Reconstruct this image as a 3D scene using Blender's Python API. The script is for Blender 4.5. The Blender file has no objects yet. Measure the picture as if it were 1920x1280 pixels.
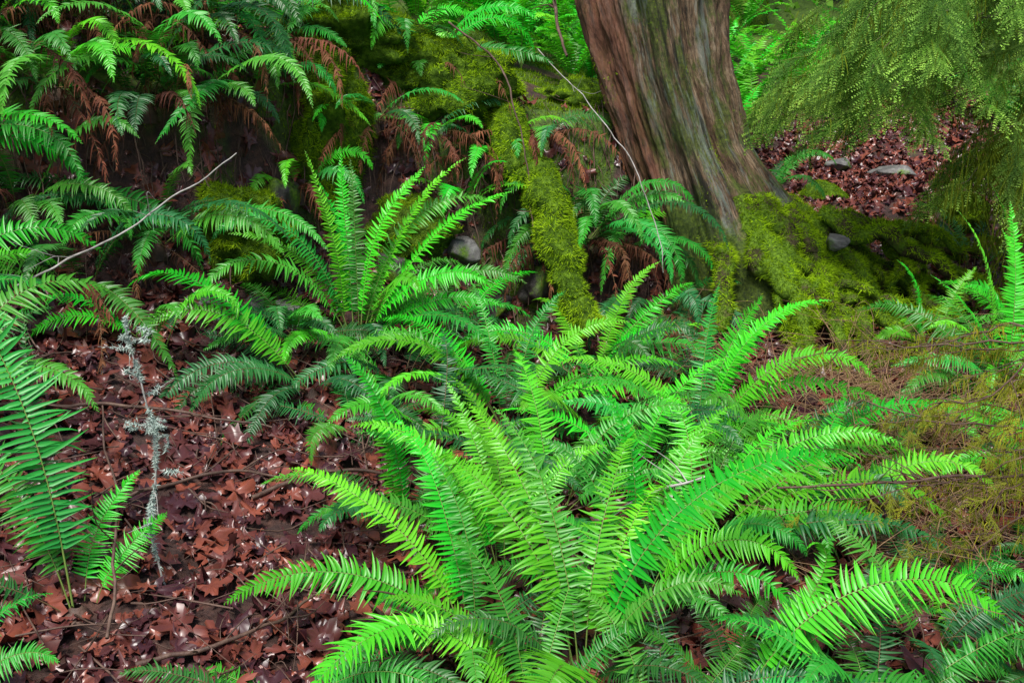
import bpy, math, numpy as np
from mathutils import Vector
R = np.random.RandomState(7)
scene = bpy.context.scene
COL = scene.collection
rad = math.radians

# ---------------------------------------------------------------- noise
def _h(i, j, k):
    v = np.sin(i*127.1 + j*311.7 + k*74.7)*43758.5453
    return v - np.floor(v)
def vn(x, y, z):
    x, y, z = np.broadcast_arrays(np.asarray(x, float), np.asarray(y, float), np.asarray(z, float))
    i, j, k = np.floor(x), np.floor(y), np.floor(z)
    f, g, h = x-i, y-j, z-k
    f = f*f*(3-2*f); g = g*g*(3-2*g); h = h*h*(3-2*h)
    def L(a, b, t): return a+(b-a)*t
    return L(L(L(_h(i,j,k), _h(i+1,j,k), f), L(_h(i,j+1,k), _h(i+1,j+1,k), f), g),
             L(L(_h(i,j,k+1), _h(i+1,j,k+1), f), L(_h(i,j+1,k+1), _h(i+1,j+1,k+1), f), g), h)
def fbm(x, y, z=0.0, o=4):
    s = 0; a = .5; n = 0
    for q in range(o):
        s = s + a*vn(np.asarray(x)*2**q+q*7.3, np.asarray(y)*2**q+q*3.1, np.asarray(z)*2**q+q*5.7); n += a; a *= .5
    return s/n

# ---------------------------------------------------------------- terrain
def bankt(x, y):
    yf = np.interp(x, [-4,-2.5,-1.7,-.7,.3,1.3,2.5,4], [3.3,3.9,4.3,5.05,5.35,5.9,6.6,7.5])
    t = np.clip((y-yf)/.75, 0, 1)
    return t*t*(3-2*t), t
def H(x, y):
    x = np.asarray(x, float); y = np.asarray(y, float)
    b = .1*(y-2.5) + np.minimum(np.maximum(0, -x), 4)*(.13+.11*np.clip(y-2.5, 0, 3)) + .22*np.maximum(0, y-9) + .25*np.maximum(0, y-16)
    s, t = bankt(x, y)
    hh = np.interp(x, [-3,-2,-1,0,.8,1.4,2,3], [.75,.85,1.0,1.2,1.0,.5,.3,.25])
    z = b + hh*s
    face = np.clip(4*t*(1-t), 0, 1)
    z = z + (.05+.40*face)*(fbm(x*2.1, y*2.1, 1.)-.5)*1.7 + (.04+.16*face)*(fbm(x*7, y*7, 4., 3)-.5)
    return z
def mossmask(x, y):
    s, t = bankt(x, y); face = np.clip(4*t*(1-t), 0, 1)
    x = np.asarray(x); y = np.asarray(y)
    m = fbm(x*1.6+9, y*1.6, 2.)*.7+fbm(x*6, y*6, 5.)*.3
    m = m + .06*s - .03*face + .03*np.clip((x-1.), 0, 1) + .08*np.clip((y-7)/3, 0, 1) - .25*np.clip(-x+.3, 0, 1)*(1-s)
    m = m - .4*np.exp(-((x-3.0)**2/2.0+(y-9.0)**2/6)) - .3*np.exp(-((x-1.9)**2/.5+(y-5.5)**2/.5))
    m = m + .12*np.exp(-((x-1.7)**2/.6+(y-3.2)**2/1.5))
    return np.clip((m-.5)/.08, 0, 1)

# ---------------------------------------------------------------- mesh helper
def build_mesh(name, V, groups, mats, col=None, smooth=False):
    V = np.asarray(V, np.float32)
    me = bpy.data.meshes.new(name)
    me.vertices.add(len(V)); me.vertices.foreach_set("co", V.ravel())
    loops = []; starts = []; mi = []; off = 0
    for F, m in groups:
        F = np.asarray(F, np.int32)
        if len(F) == 0: continue
        k = F.shape[1]
        loops.append(F.ravel()); starts.append(off+np.arange(len(F))*k); off += len(F)*k
        mi.append(np.full(len(F), m, np.int32))
    loops = np.concatenate(loops).astype(np.int32); starts = np.concatenate(starts).astype(np.int32); mi = np.concatenate(mi)
    me.loops.add(len(loops)); me.loops.foreach_set("vertex_index", loops)
    me.polygons.add(len(starts)); me.polygons.foreach_set("loop_start", starts)
    me.polygons.foreach_set("material_index", mi)
    if smooth: me.polygons.foreach_set("use_smooth", np.ones(len(starts), bool))
    for m in mats: me.materials.append(m)
    me.update(calc_edges=True)
    if col is not None:
        a = me.color_attributes.new("Col", 'FLOAT_COLOR', 'POINT')
        c = np.ones((len(V), 4), np.float32); c[:, :3] = col
        a.data.foreach_set("color", c.ravel())
    return me
def add(name, me, loc=(0,0,0), parent=None, rotz=0.0, **kw):
    o = bpy.data.objects.new(name, me); COL.objects.link(o)
    o.location = loc; o.rotation_euler = (0, 0, rotz)
    if parent is not None: o.parent = parent
    for k, v in kw.items(): o[k] = v
    return o

# ---------------------------------------------------------------- materials
def newmat(name):
    m = bpy.data.materials.new(name); m.use_nodes = True
    nt = m.node_tree; nt.nodes.clear()
    out = nt.nodes.new("ShaderNodeOutputMaterial")
    return m, nt, out
def N(nt, t, **kw):
    n = nt.nodes.new(t)
    for k, v in kw.items(): setattr(n, k, v)
    return n
def mixc(nt, fac, a, b, mode='MIX'):
    n = N(nt, "ShaderNodeMix", data_type='RGBA', blend_type=mode)
    for s, v in ((n.inputs[0], fac), (n.inputs[6], a), (n.inputs[7], b)):
        if hasattr(v, "is_linked") or hasattr(v, "links"): nt.links.new(v, s)
        elif isinstance(v, (tuple, list)): s.default_value = (*v, 1)
        else: s.default_value = v
    return n.outputs[2]
def ramp(nt, src, stops):
    r = N(nt, "ShaderNodeValToRGB"); e = r.color_ramp.elements
    e[0].position = stops[0][0]; e[0].color = (*stops[0][1], 1)
    e[1].position = stops[-1][0]; e[1].color = (*stops[-1][1], 1)
    for p, c in stops[1:-1]:
        q = e.new(p); q.color = (*c, 1)
    nt.links.new(src, r.inputs[0]); return r.outputs[0]
def noise(nt, scale, detail=5, vec=None, rough=.6):
    n = N(nt, "ShaderNodeTexNoise"); n.inputs["Scale"].default_value = scale; n.inputs["Detail"].default_value = detail
    n.inputs["Roughness"].default_value = rough
    if vec is not None: nt.links.new(vec, n.inputs["Vector"])
    return n.outputs[0]
def mapping(nt, vec, scale, loc=(0,0,0)):
    mp = N(nt, "ShaderNodeMapping"); mp.inputs["Scale"].default_value = scale; mp.inputs["Location"].default_value = loc
    nt.links.new(vec, mp.inputs[0]); return mp.outputs[0]
def leafmat(name, a, b, tip=None, mid=None, rough=.42, trans=.3, tcol=None, spec=.5, hv=.18, hh=.0):
    m, nt, out = newmat(name)
    at = N(nt, "ShaderNodeAttribute", attribute_name="Col")
    sp = N(nt, "ShaderNodeSeparateColor"); nt.links.new(at.outputs[0], sp.inputs[0])
    c = mixc(nt, sp.outputs[0], a, b)
    if tip: c = mixc(nt, sp.outputs[1], c, tip)
    if mid: 
        mm = N(nt, "ShaderNodeMath", operation='POWER'); nt.links.new(sp.outputs[2], mm.inputs[0]); mm.inputs[1].default_value = 5
        c = mixc(nt, mm.outputs[0], c, mid)
    oi = N(nt, "ShaderNodeObjectInfo")
    hs = N(nt, "ShaderNodeHueSaturation"); nt.links.new(c, hs.inputs["Color"])
    mr = N(nt, "ShaderNodeMapRange"); nt.links.new(oi.outputs["Random"], mr.inputs[0])
    mr.inputs[3].default_value = 1-hv; mr.inputs[4].default_value = 1+hv; nt.links.new(mr.outputs[0], hs.inputs["Value"])
    if hh:
        m2 = N(nt, "ShaderNodeMath", operation='MULTIPLY'); nt.links.new(oi.outputs["Random"], m2.inputs[0]); m2.inputs[1].default_value = 7.13
        m3 = N(nt, "ShaderNodeMath", operation='FRACT'); nt.links.new(m2.outputs[0], m3.inputs[0])
        mr2 = N(nt, "ShaderNodeMapRange"); nt.links.new(m3.outputs[0], mr2.inputs[0])
        mr2.inputs[3].default_value = .5-hh; mr2.inputs[4].default_value = .5+hh; nt.links.new(mr2.outputs[0], hs.inputs["Hue"])
    c = hs.outputs[0]
    p = N(nt, "ShaderNodeBsdfPrincipled"); nt.links.new(c, p.inputs["Base Color"])
    p.inputs["Roughness"].default_value = rough; p.inputs["Specular IOR Level"].default_value = spec
    if trans > 0:
        t = N(nt, "ShaderNodeBsdfTranslucent")
        tc = mixc(nt, 1.0, c, tcol or (1.2, 1.2, .6), 'MULTIPLY'); nt.links.new(tc, t.inputs[0])
        mx = N(nt, "ShaderNodeMixShader"); mx.inputs[0].default_value = trans
        nt.links.new(p.outputs[0], mx.inputs[1]); nt.links.new(t.outputs[0], mx.inputs[2])
        nt.links.new(mx.outputs[0], out.inputs[0])
    else: nt.links.new(p.outputs[0], out.inputs[0])
    return m
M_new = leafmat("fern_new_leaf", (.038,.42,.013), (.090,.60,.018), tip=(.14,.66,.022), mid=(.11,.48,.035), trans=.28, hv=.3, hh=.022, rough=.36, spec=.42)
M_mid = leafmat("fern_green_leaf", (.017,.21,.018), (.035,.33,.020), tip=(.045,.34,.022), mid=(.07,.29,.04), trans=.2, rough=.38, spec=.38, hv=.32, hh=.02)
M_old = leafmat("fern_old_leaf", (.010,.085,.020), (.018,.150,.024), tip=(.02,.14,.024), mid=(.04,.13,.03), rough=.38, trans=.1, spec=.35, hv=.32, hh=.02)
M_dead = leafmat("fern_dead_leaf", (.075,.026,.016), (.22,.078,.036), rough=.7, trans=.1, tcol=(1,1,1), hv=.5, hh=.012, spec=.2)
M_rach = leafmat("fern_stalk", (.16,.24,.05), (.16,.24,.05), rough=.5, trans=0)
M_rachd = leafmat("fern_stalk_brown", (.13,.08,.03), (.13,.08,.03), rough=.6, trans=0)
M_litter = leafmat("fallen_leaf", (.048,.015,.020), (.28,.075,.042), rough=.33, trans=0, spec=.5)
M_needle = leafmat("hemlock_needle", (.04,.11,.012), (.16,.36,.03), tip=(.38,.66,.10), rough=.65, trans=.35, hv=.25, hh=.012, spec=.15)
M_bneedle = leafmat("forest_needle", (.09,.27,.02), (.25,.55,.04), rough=.6, trans=.35, hv=.3)
M_yneedle = leafmat("yellow_moss_spray", (.18,.22,.02), (.42,.38,.03), rough=.8, trans=.3, hv=.2, spec=.1)
M_hmoss = leafmat("hanging_moss", (.07,.10,.010), (.22,.28,.02), rough=.9, trans=.3, spec=.05)
M_fuzz = leafmat("moss_fuzz", (.06,.14,.005), (.36,.56,.015), rough=.95, trans=.25, spec=.05, hv=.2)
M_lich = leafmat("lichen_frill", (.38,.48,.43), (.62,.74,.67), rough=.9, trans=.2, tcol=(1,1,1), spec=.1)

def solid(name, stops, scale, rough=.7, bump=.4, stretch=None, moss=0.0, bdist=.02, spec=.4):
    m, nt, out = newmat(name)
    tc = N(nt, "ShaderNodeTexCoord"); vec = tc.outputs["Object"]
    vec2 = mapping(nt, vec, stretch) if stretch else vec
    n = noise(nt, scale, 8, vec2, .65)
    c = ramp(nt, n, stops)
    p = N(nt, "ShaderNodeBsdfPrincipled")
    if moss > 0:
        g = noise(nt, 4, 5, vec)
        f = ramp(nt, g, [(1-moss-.04, (0,0,0)), (1-moss+.04, (1,1,1))])
        gc = ramp(nt, noise(nt, 60, 3, vec), [(.3, (.03,.07,.006)), (.7, (.14,.25,.015))])
        c = mixc(nt, f, c, gc)
    nt.links.new(c, p.inputs["Base Color"]); p.inputs["Roughness"].default_value = rough; p.inputs["Specular IOR Level"].default_value = spec
    b = N(nt, "ShaderNodeBump"); b.inputs["Strength"].default_value = bump; b.inputs["Distance"].default_value = bdist
    nt.links.new(n, b.inputs["Height"]); nt.links.new(b.outputs[0], p.inputs["Normal"])
    nt.links.new(p.outputs[0], out.inputs[0]); return m
M_moss = solid("moss_surface", [(.3,(.015,.03,.004)),(.5,(.06,.12,.01)),(.7,(.17,.29,.02))], 22, .95, 1, bdist=.03, spec=.1)
M_rootm = solid("mossy_root_bark", [(.3,(.012,.009,.005)),(.5,(.045,.038,.016)),(.7,(.10,.085,.04))], 14, .9, 1, moss=.5, spec=.2)
M_rock = solid("rock", [(.3,(.04,.04,.042)),(.5,(.13,.125,.12)),(.7,(.30,.30,.29))], 9, .6, .8, moss=.4)
M_drock = solid("dark_rock", [(.3,(.015,.013,.013)),(.55,(.05,.042,.038)),(.75,(.13,.11,.10))], 8, .55, 1, moss=.5)
M_pale = solid("bleached_wood", [(.3,(.14,.13,.12)),(.5,(.32,.30,.28)),(.7,(.52,.50,.48))], 14, .7, .3)
M_twig = solid("twig_bark", [(.3,(.035,.02,.015)),(.5,(.10,.055,.04)),(.7,(.17,.11,.08))], 18, .6, .4)
M_dry = solid("dry_twig", [(.3,(.16,.09,.045)),(.7,(.34,.21,.11))], 18, .7, .2)
M_mbark = solid("mossy_bark", [(.3,(.03,.022,.015)),(.5,(.08,.06,.035)),(.7,(.15,.12,.08))], 6, .9, 1, stretch=(3,3,.6), moss=.58)

def trunkmat():
    m, nt, out = newmat("weathered_cedar")
    at = N(nt, "ShaderNodeAttribute", attribute_name="Col"); v = at.outputs["Vector"]
    tc = N(nt, "ShaderNodeTexCoord"); o = tc.outputs["Object"]
    n1 = noise(nt, 1.0, 12, mapping(nt, v, (9,9,2.6)), .8)
    c = ramp(nt, n1, [(.35,(.03,.018,.012)),(.43,(.14,.08,.045)),(.50,(.28,.185,.11)),(.57,(.44,.33,.22)),(.68,(.60,.52,.43))])
    fine = noise(nt, 1.0, 8, mapping(nt, v, (42,42,13)), .8)
    c = mixc(nt, .85, c, ramp(nt, fine, [(.40,(.12,.09,.08)),(.49,(.85,.8,.75)),(.60,(1.35,1.3,1.25))]), 'MULTIPLY')
    g = noise(nt, 1.0, 8, mapping(nt, v, (2.6,2.6,2.4), (5,1,0)), .75)
    gf = ramp(nt, g, [(.46,(0,0,0)),(.54,(.8,.8,.8))])
    gc = ramp(nt, noise(nt, 50, 4, o), [(.35,(.03,.07,.008)),(.65,(.17,.26,.025))])
    c = mixc(nt, gf, c, gc)
    g2 = noise(nt, 1.0, 8, mapping(nt, v, (4,4,1.2), (3.1,1,4)), .75)
    c = mixc(nt, ramp(nt, g2, [(.52,(0,0,0)),(.58,(.6,.6,.6))]), c, (.34,.41,.37))
    g3 = noise(nt, 1.0, 8, mapping(nt, v, (4.5,4.5,.8), (7.7,2,1)), .75)
    c = mixc(nt, ramp(nt, g3, [(.55,(0,0,0)),(.60,(.85,.85,.85))]), c, (.014,.017,.010))
    sx = N(nt, "ShaderNodeSeparateXYZ"); nt.links.new(v, sx.inputs[0])
    rr = N(nt, "ShaderNodeMath", operation='MULTIPLY_ADD'); nt.links.new(sx.outputs[0], rr.inputs[0]); rr.inputs[1].default_value = -1
    nt.links.new(g2, rr.inputs[2])
    mr = N(nt, "ShaderNodeMapRange"); nt.links.new(rr.outputs[0], mr.inputs[0]); mr.inputs[1].default_value = 1.0; mr.inputs[2].default_value = 1.15
    mul = N(nt, "ShaderNodeMath", operation='MULTIPLY'); nt.links.new(mr.outputs[0], mul.inputs[0]); mul.inputs[1].default_value = .75
    red = ramp(nt, n1, [(.38,(.07,.02,.014)),(.58,(.46,.17,.10))])
    c = mixc(nt, mul.outputs[0], c, red)
    so_ = N(nt, "ShaderNodeSeparateXYZ"); nt.links.new(o, so_.inputs[0])
    zz = N(nt, "ShaderNodeMath", operation='MULTIPLY_ADD'); nt.links.new(so_.outputs[2], zz.inputs[0]); zz.inputs[1].default_value = -.9
    nt.links.new(noise(nt, 4.5, 6, o), zz.inputs[2])
    mz = N(nt, "ShaderNodeMapRange"); nt.links.new(zz.outputs[0], mz.inputs[0]); mz.inputs[1].default_value = .06; mz.inputs[2].default_value = .20
    c = mixc(nt, mz.outputs[0], c, gc)
    p = N(nt, "ShaderNodeBsdfPrincipled"); nt.links.new(c, p.inputs["Base Color"]); p.inputs["Roughness"].default_value = .75
    b = N(nt, "ShaderNodeBump"); b.inputs["Strength"].default_value = 1; b.inputs["Distance"].default_value = .09
    nt.links.new(n1, b.inputs["Height"])
    b2 = N(nt, "ShaderNodeBump"); b2.inputs["Strength"].default_value = 1; b2.inputs["Distance"].default_value = .035
    nt.links.new(fine, b2.inputs["Height"]); nt.links.new(b.outputs[0], b2.inputs["Normal"])
    nt.links.new(b2.outputs[0], p.inputs["Normal"]); nt.links.new(p.outputs[0], out.inputs[0])
    return m
M_trunk = trunkmat()

def groundmat():
    m, nt, out = newmat("forest_soil")
    tc = N(nt, "ShaderNodeTexCoord"); o = tc.outputs["Object"]
    n = noise(nt, 14, 8, o, .7)
    c = ramp(nt, n, [(.3,(.012,.006,.006)),(.5,(.050,.022,.017)),(.7,(.14,.060,.040))])
    at = N(nt, "ShaderNodeAttribute", attribute_name="Col"); sp = N(nt, "ShaderNodeSeparateColor"); nt.links.new(at.outputs[0], sp.inputs[0])
    gc = ramp(nt, noise(nt, 45, 4, o), [(.3,(.02,.045,.005)),(.7,(.12,.22,.015))])
    c = mixc(nt, sp.outputs[0], c, gc)
    p = N(nt, "ShaderNodeBsdfPrincipled"); nt.links.new(c, p.inputs["Base Color"]); p.inputs["Roughness"].default_value = .65
    b = N(nt, "ShaderNodeBump"); b.inputs["Strength"].default_value = 1; b.inputs["Distance"].default_value = .03
    nt.links.new(n, b.inputs["Height"]); nt.links.new(b.outputs[0], p.inputs["Normal"]); nt.links.new(p.outputs[0], out.inputs[0])
    return m
M_ground = groundmat()

# ---------------------------------------------------------------- ground
def grid_faces(nx, ny):
    i = np.arange(nx-1)[:, None]; j = np.arange(ny-1)[None, :]
    a = (i*ny+j).ravel()
    return np.stack([a, a+ny, a+ny+1, a+1], 1)
gx = np.concatenate([np.linspace(-60,-4.2,30), np.arange(-4,4.6,.03), np.linspace(4.8,60,30)])
gy = np.concatenate([np.linspace(-12,1.2,12), np.arange(1.4,8.5,.03), np.arange(8.6,14,.12), np.linspace(14.5,90,40)])
X, Y = np.meshgrid(gx, gy, indexing='ij')
Z = H(X, Y); mm = mossmask(X, Y)
V = np.stack([X, Y, Z], -1).reshape(-1, 3)
c3 = np.stack([mm, mm, mm], -1).reshape(-1, 3)
me = build_mesh("ground", V, [(grid_faces(len(gx), len(gy)), 0)], [M_ground], c3, True)
g = add("ground", me, kind="structure", label="leaf-strewn forest slope rising to a mossy bank", category="ground")

# ---------------------------------------------------------------- fern fronds
Pp = np.array([0,.08,.28,.5,.75,1.]); Ph = np.array([.35,1.,.90,.72,.44,.03])
K = len(Pp)
def frond_geo(L, e0, e1, pw=1.3, n=38, W=.11, stalk=.16, roll=0., daz=0., droop=.25, rng=R, rag=.04, curl=0., twist=15):
    M = 60; s = np.linspace(0, 1, M)
    e = np.radians(e0+(e1-e0)*s**pw + curl*s**9 + rng.uniform(-8,8)*np.sin(s*rng.uniform(4,9)+rng.rand()*6)*s)
    az = np.radians(daz*s**1.5 + rng.uniform(-11,11)*np.sin(s*rng.uniform(4,9))*s)
    T = np.stack([np.cos(e)*np.cos(az), np.cos(e)*np.sin(az), np.sin(e)], 1)
    P = np.vstack([[0,0,0], np.cumsum((T[1:]+T[:-1])/2*(L/(M-1)), 0)])
    B = np.stack([-np.sin(az), np.cos(az), 0*az], 1)
    Nn = np.cross(T, B)
    r = np.radians(roll*(.3+.7*s) + rng.uniform(-30,30)*s*s)[:, None]
    B2 = B*np.cos(r)+Nn*np.sin(r); N2 = Nn*np.cos(r)-B*np.sin(r)
    Vs=[]; Fs=[]; Cs=[]; off=0
    u = (np.arange(n)+.5)/n
    sp = L*(1-stalk)/n
    for sgn in (1, -1):
        uu = np.clip(u+sgn*.25/n, 0, .998)
        st = stalk+(1-stalk)*uu
        def ip(A): return np.stack([np.interp(st, s, A[:, k]) for k in range(3)], 1)
        p, t, b, nn = ip(P), ip(T), ip(B2), ip(N2)
        ln = W*(.55+.45*np.clip(uu/.28, 0, 1))*np.clip(1-uu**2.0, 0, 1)**.9*(1+.11*rng.randn(n))+.004
        if rag > 0: ln *= np.where(rng.rand(n) < rag, rng.rand(n)*.6, 1)
        hw = np.minimum(sp*.43, ln*.3)
        fw = np.radians(8+32*uu**2+6*rng.randn(n)+rag*25*rng.randn(n))[:, None]
        D = sgn*b*np.cos(fw)+t*np.sin(fw)
        Wd = t*np.cos(fw)-sgn*b*np.sin(fw)
        tw = np.radians(twist*rng.randn(n)-14+rag*60*rng.randn(n))[:, None]
        Wt = Wd*np.cos(tw)+nn*np.sin(tw); Nt = nn*np.cos(tw)-Wd*np.sin(tw)
        dr = (droop*(1+.5*rng.randn(n)))[:, None, None]
        l3 = ln[:, None, None]; pp = Pp[None, :, None]
        C = p[:, None]+D[:, None]*l3*pp + Wd[:, None]*(.16*l3*pp**2) + np.array([0,0,-1.])*dr*l3*pp**2 + nn[:, None]*(.12*l3*pp)
        hh = (hw[:, None]*Ph[None])[:, :, None]
        up = Nt[:, None]*hh*.4
        A = np.stack([C-Wt[:, None]*hh+up, C, C+Wt[:, None]*hh+up], 2)
        Vs.append(A.reshape(-1, 3))
        base = off+(np.arange(n)*K*3)[:, None, None]+(np.arange(K-1)*3)[None, :, None]+np.arange(2)[None, None, :]
        base = base.ravel()
        Fs.append(np.stack([base, base+3, base+4, base+1], 1)); off += n*K*3
        cc = np.zeros((n, K, 3, 3)); cc[..., 0] = (.5*rng.rand(n)+.5*uu)[:, None, None]; cc[..., 1] = (Pp**2)[None, :, None]*.7; cc[:, :, 1, 2] = 1
        Cs.append(cc.reshape(-1, 3))
    ii = np.linspace(0, M-1, 18).astype(int); rr = np.interp(s[ii], [0,.15,1], [.0034,.0026,.0007])*(L/.9)**.5
    a = np.arange(4)*math.pi/2
    tv = P[ii][:, None]+(B2[ii][:, None]*np.cos(a)[None, :, None]+N2[ii][:, None]*np.sin(a)[None, :, None])*rr[:, None, None]
    Vs.append(tv.reshape(-1, 3)); Cs.append(np.full((18*4, 3), .5))
    b = off+(np.arange(17)*4)[:, None]; q = np.arange(4)[None]; q2 = (q+1) % 4
    tf = np.stack([(b+q).ravel(), (b+q2).ravel(), (b+4+q2).ravel(), (b+4+q).ravel()], 1)
    return np.concatenate(Vs), np.concatenate(Fs), tf, np.concatenate(Cs)
TONE = {'n': (M_new, M_rach), 'm': (M_mid, M_rach), 'o': (M_old, M_rachd), 'd': (M_dead, M_rachd)}
def frond_mesh(tone, L, e0, e1, **kw):
    if tone == 'd':
        kw.setdefault('rag', .5); kw.setdefault('droop', 1.4); kw.setdefault('W', .042)
    V, F, tf, C = frond_geo(L, e0, e1, **kw)
    return build_mesh("frond", V, [(F, 0), (tf, 1)], list(TONE[tone]), C)
def crown_mesh(r=.035):
    n = 12; m = 7
    th = np.linspace(0, 2*math.pi, n, endpoint=False); ph = np.linspace(0, 1, m)
    T_, P_ = np.meshgrid(th, ph, indexing='ij')
    rr = r*(1.2-P_**2*.9)*(1+.6*vn(T_*2, P_*5, 3.)); z = -.05+P_*.09
    V = np.stack([rr*np.cos(T_), rr*np.sin(T_), z], -1).reshape(-1, 3)
    F = []
    for i in range(n):
        for j in range(m-1):
            a = i*m+j; b = ((i+1) % n)*m+j
            F.append((a, b, b+1, a+1))
    return build_mesh("rhizome", V, [(np.array(F), 0)], [M_twig])
CROWN = crown_mesh()
LBL = {'bright': "bright green sword fern with arching fronds in leaf litter",
       'dark': "dark green sword fern drooping from the mossy bank",
       'far': "fresh light green sword fern on the slope behind the bank"}
def fern(x, y, fronds=(), extra=0, az=(0, 360), Lr=(.6,.9), e0r=(45,75), e1r=(-60,-5), tones="nm", label='bright', dz=0., seed=None, W=.086, npin=54, sc=1.0):
    rng = np.random.RandomState(seed if seed is not None else int(abs(x*917+y*331)*10) % 99991)
    base = bpy.data.objects.new("sword_fern", None); COL.objects.link(base); base.empty_display_size = .1
    base.location = (x, y, float(H(x, y))+dz)
    base["label"] = LBL.get(label, label); base["category"] = "fern"; base["group"] = "sword ferns on the forest slope"
    add("rhizome", CROWN, parent=base)
    L_ = [tuple(f) for f in fronds]
    for i in range(extra):
        a = az[0]+(az[1]-az[0])*((i+rng.rand()*.9)/max(extra, 1))
        t = tones[rng.randint(len(tones))]
        L_.append((a, rng.uniform(*e0r), rng.uniform(*e1r), rng.uniform(*Lr), t))
    for f in L_:
        a, e0, e1, L = f[:4]; t = f[4] if len(f) > 4 else 'n'; L *= sc
        kw = dict(f[5]) if len(f) > 5 else {}
        if 'daz' not in kw: a += rng.uniform(-12, 12); e0 += rng.uniform(-6, 6)
        kw.setdefault('roll', 40*math.cos(rad(a))+rng.uniform(-26, 26)); kw.setdefault('daz', rng.uniform(-45, 45))
        kw.setdefault('pw', rng.uniform(.9, 2.3)); kw.setdefault('n', int(npin*(.6+.4*L)))
        if t != 'd': kw.setdefault('W', W*(.5+.55*L)*rng.uniform(.75, 1.15)); kw.setdefault('droop', .22 if t in 'n' else .32)
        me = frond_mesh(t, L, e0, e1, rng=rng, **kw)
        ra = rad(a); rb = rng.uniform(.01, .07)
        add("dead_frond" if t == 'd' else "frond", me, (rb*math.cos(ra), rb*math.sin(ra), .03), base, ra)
    return base

# --- hero ferns : several overlapping crowns
fern(.20, 2.50, [
 (14,88,-35,1.18,'n',{'pw':1.2}), (75,86,-10,.88,'n',{'pw':1.4}), (130,82,-5,.98,'n',{'pw':1.5}), (150,78,-25,.98,'n',{'pw':1.3}), (110,86,30,.85,'m'),
 (240,54,-65,.66,'n',{'W':.125}), (345,70,-30,.6,'m'), (310,38,-45,.45,'o'), (50,78,-35,.82,'n',{'pw':1.3}), (185,50,-45,.7,'m'), (200,60,-30,.55,'o')], seed=3)
fern(-.10, 2.62, [
 (168,80,-20,.85,'n',{'pw':1.3}), (182,64,-40,.82,'n'), (145,86,10,.8,'n'), (225,60,-60,.75,'n',{'W':.115}), (195,46,-50,.72,'m'), (100,86,45,.6,'m'), (260,44,-60,.5,'m'), (20,60,-20,.45,'o')], seed=30)
fern(.05, 2.36, [(170,64,-40,.6,'n'), (20,60,-30,.4,'m'), (120,76,0,.6,'m'), (215,56,-60,.5,'m'), (150,70,-20,.55,'n'), (60,70,-10,.5,'m'), (90,60,-10,.5,'o')], seed=37)
fern(-.02, 3.00, [(170,76,-20,.8,'n'), (150,82,0,.75,'n'), (185,60,-45,.72,'m'), (130,86,30,.7,'n'), (40,74,-10,.6,'n'), (90,88,20,.75,'n')], extra=5, tones="nmo", Lr=(.4,.6), seed=31)
fern(.40, 2.86, [(60,84,0,.8,'n',{'pw':1.4}), (10,74,-30,.75,'n'), (350,60,-45,.65,'n'), (110,88,45,.78,'n'), (30,60,-40,.7,'m'), (290,50,-60,.5,'m'), (150,80,10,.65,'m')], extra=5, tones="nmo", Lr=(.4,.6), seed=32)
fern(.40, 2.28, [(20,50,-20,.5,'o'), (345,40,-35,.55,'m'), (170,46,-25,.4,'m'), (80,60,0,.45,'o'), (5,30,-30,.6,'o'), (120,60,-10,.45,'m')], extra=3, tones="mo", Lr=(.35,.5), seed=33)
fern(.95, 2.3, [(20,46,-25,.6,'m'), (350,34,-35,.65,'o'), (165,50,-25,.5,'m'), (60,64,0,.5,'o'), (130,56,-10,.5,'o')], extra=4, tones="mo", Lr=(.35,.5), seed=34)
fern(.62, 2.40, [
 (14,64,46,.60,'n',{'curl':260,'W':.07,'daz':0}), (4,68,-55,.96,'n',{'W':.10,'daz':0}), (350,38,-40,.75,'m'), (22,50,-30,.65,'m'),
 (170,60,-20,.4,'m'), (0,22,-30,.7,'o'), (310,42,-45,.5,'n')], extra=3, az=(20,160), tones="mo", Lr=(.35,.5), seed=5)
fern(.62, 3.15, [
 (5,62,-35,1.05,'n'), (355,54,-48,.95,'n'), (12,70,-25,.9,'n'), (345,44,-50,.75,'n'), (330,60,-65,.6,'m'), (25,75,-15,.75,'n'),
 (300,55,-65,.5,'m'), (80,80,-10,.7,'n'), (160,70,-30,.5,'m'), (0,28,-40,.8,'m'), (340,24,-35,.65,'o'), (45,70,-20,.7,'m')], extra=4, tones="mo", e0r=(15,40), seed=8)
fern(.78, 3.95, [
 (8,70,-20,.92,'n'), (0,60,-45,.95,'n'), (15,78,-5,.88,'n'), (165,78,-20,.75,'n'), (330,52,-60,.75,'n'), (350,64,-50,.88,'n'),
 (290,55,-65,.65,'n'), (240,55,-60,.65,'m'), (30,85,10,.78,'n'), (190,58,-50,.75,'m'), (60,85,30,.75,'m')], extra=7, tones="mmo", e0r=(15,50), Lr=(.5,.75), seed=9)
fern(.48, 3.6, [(0,66,-25,.7,'n'), (170,70,-20,.65,'n'), (30,80,10,.65,'n'), (200,50,-55,.6,'m'), (335,50,-55,.6,'n')], extra=6, tones="mmo", Lr=(.4,.65), seed=35)
fern(1.05, 3.3, [(10,64,-20,.7,'n'), (350,50,-45,.7,'n'), (170,66,-20,.55,'m'), (60,80,10,.6,'n')], extra=5, tones="mmo", Lr=(.4,.6), seed=36)
fern(-.02, 4.1, [
 (175,64,-35,.95,'n'), (165,72,-20,.9,'n'), (10,66,-35,.92,'n'), (350,58,-50,.9,'n'), (20,75,-10,.75,'n'), (200,54,-65,.85,'n'), (185,64,-70,1.0,'n'),
 (120,80,20,.7,'m'), (60,80,10,.7,'m'), (280,48,-65,.65,'m')], extra=9, tones="nmmoo", e0r=(10,50), Lr=(.5,.75), seed=10)
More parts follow.
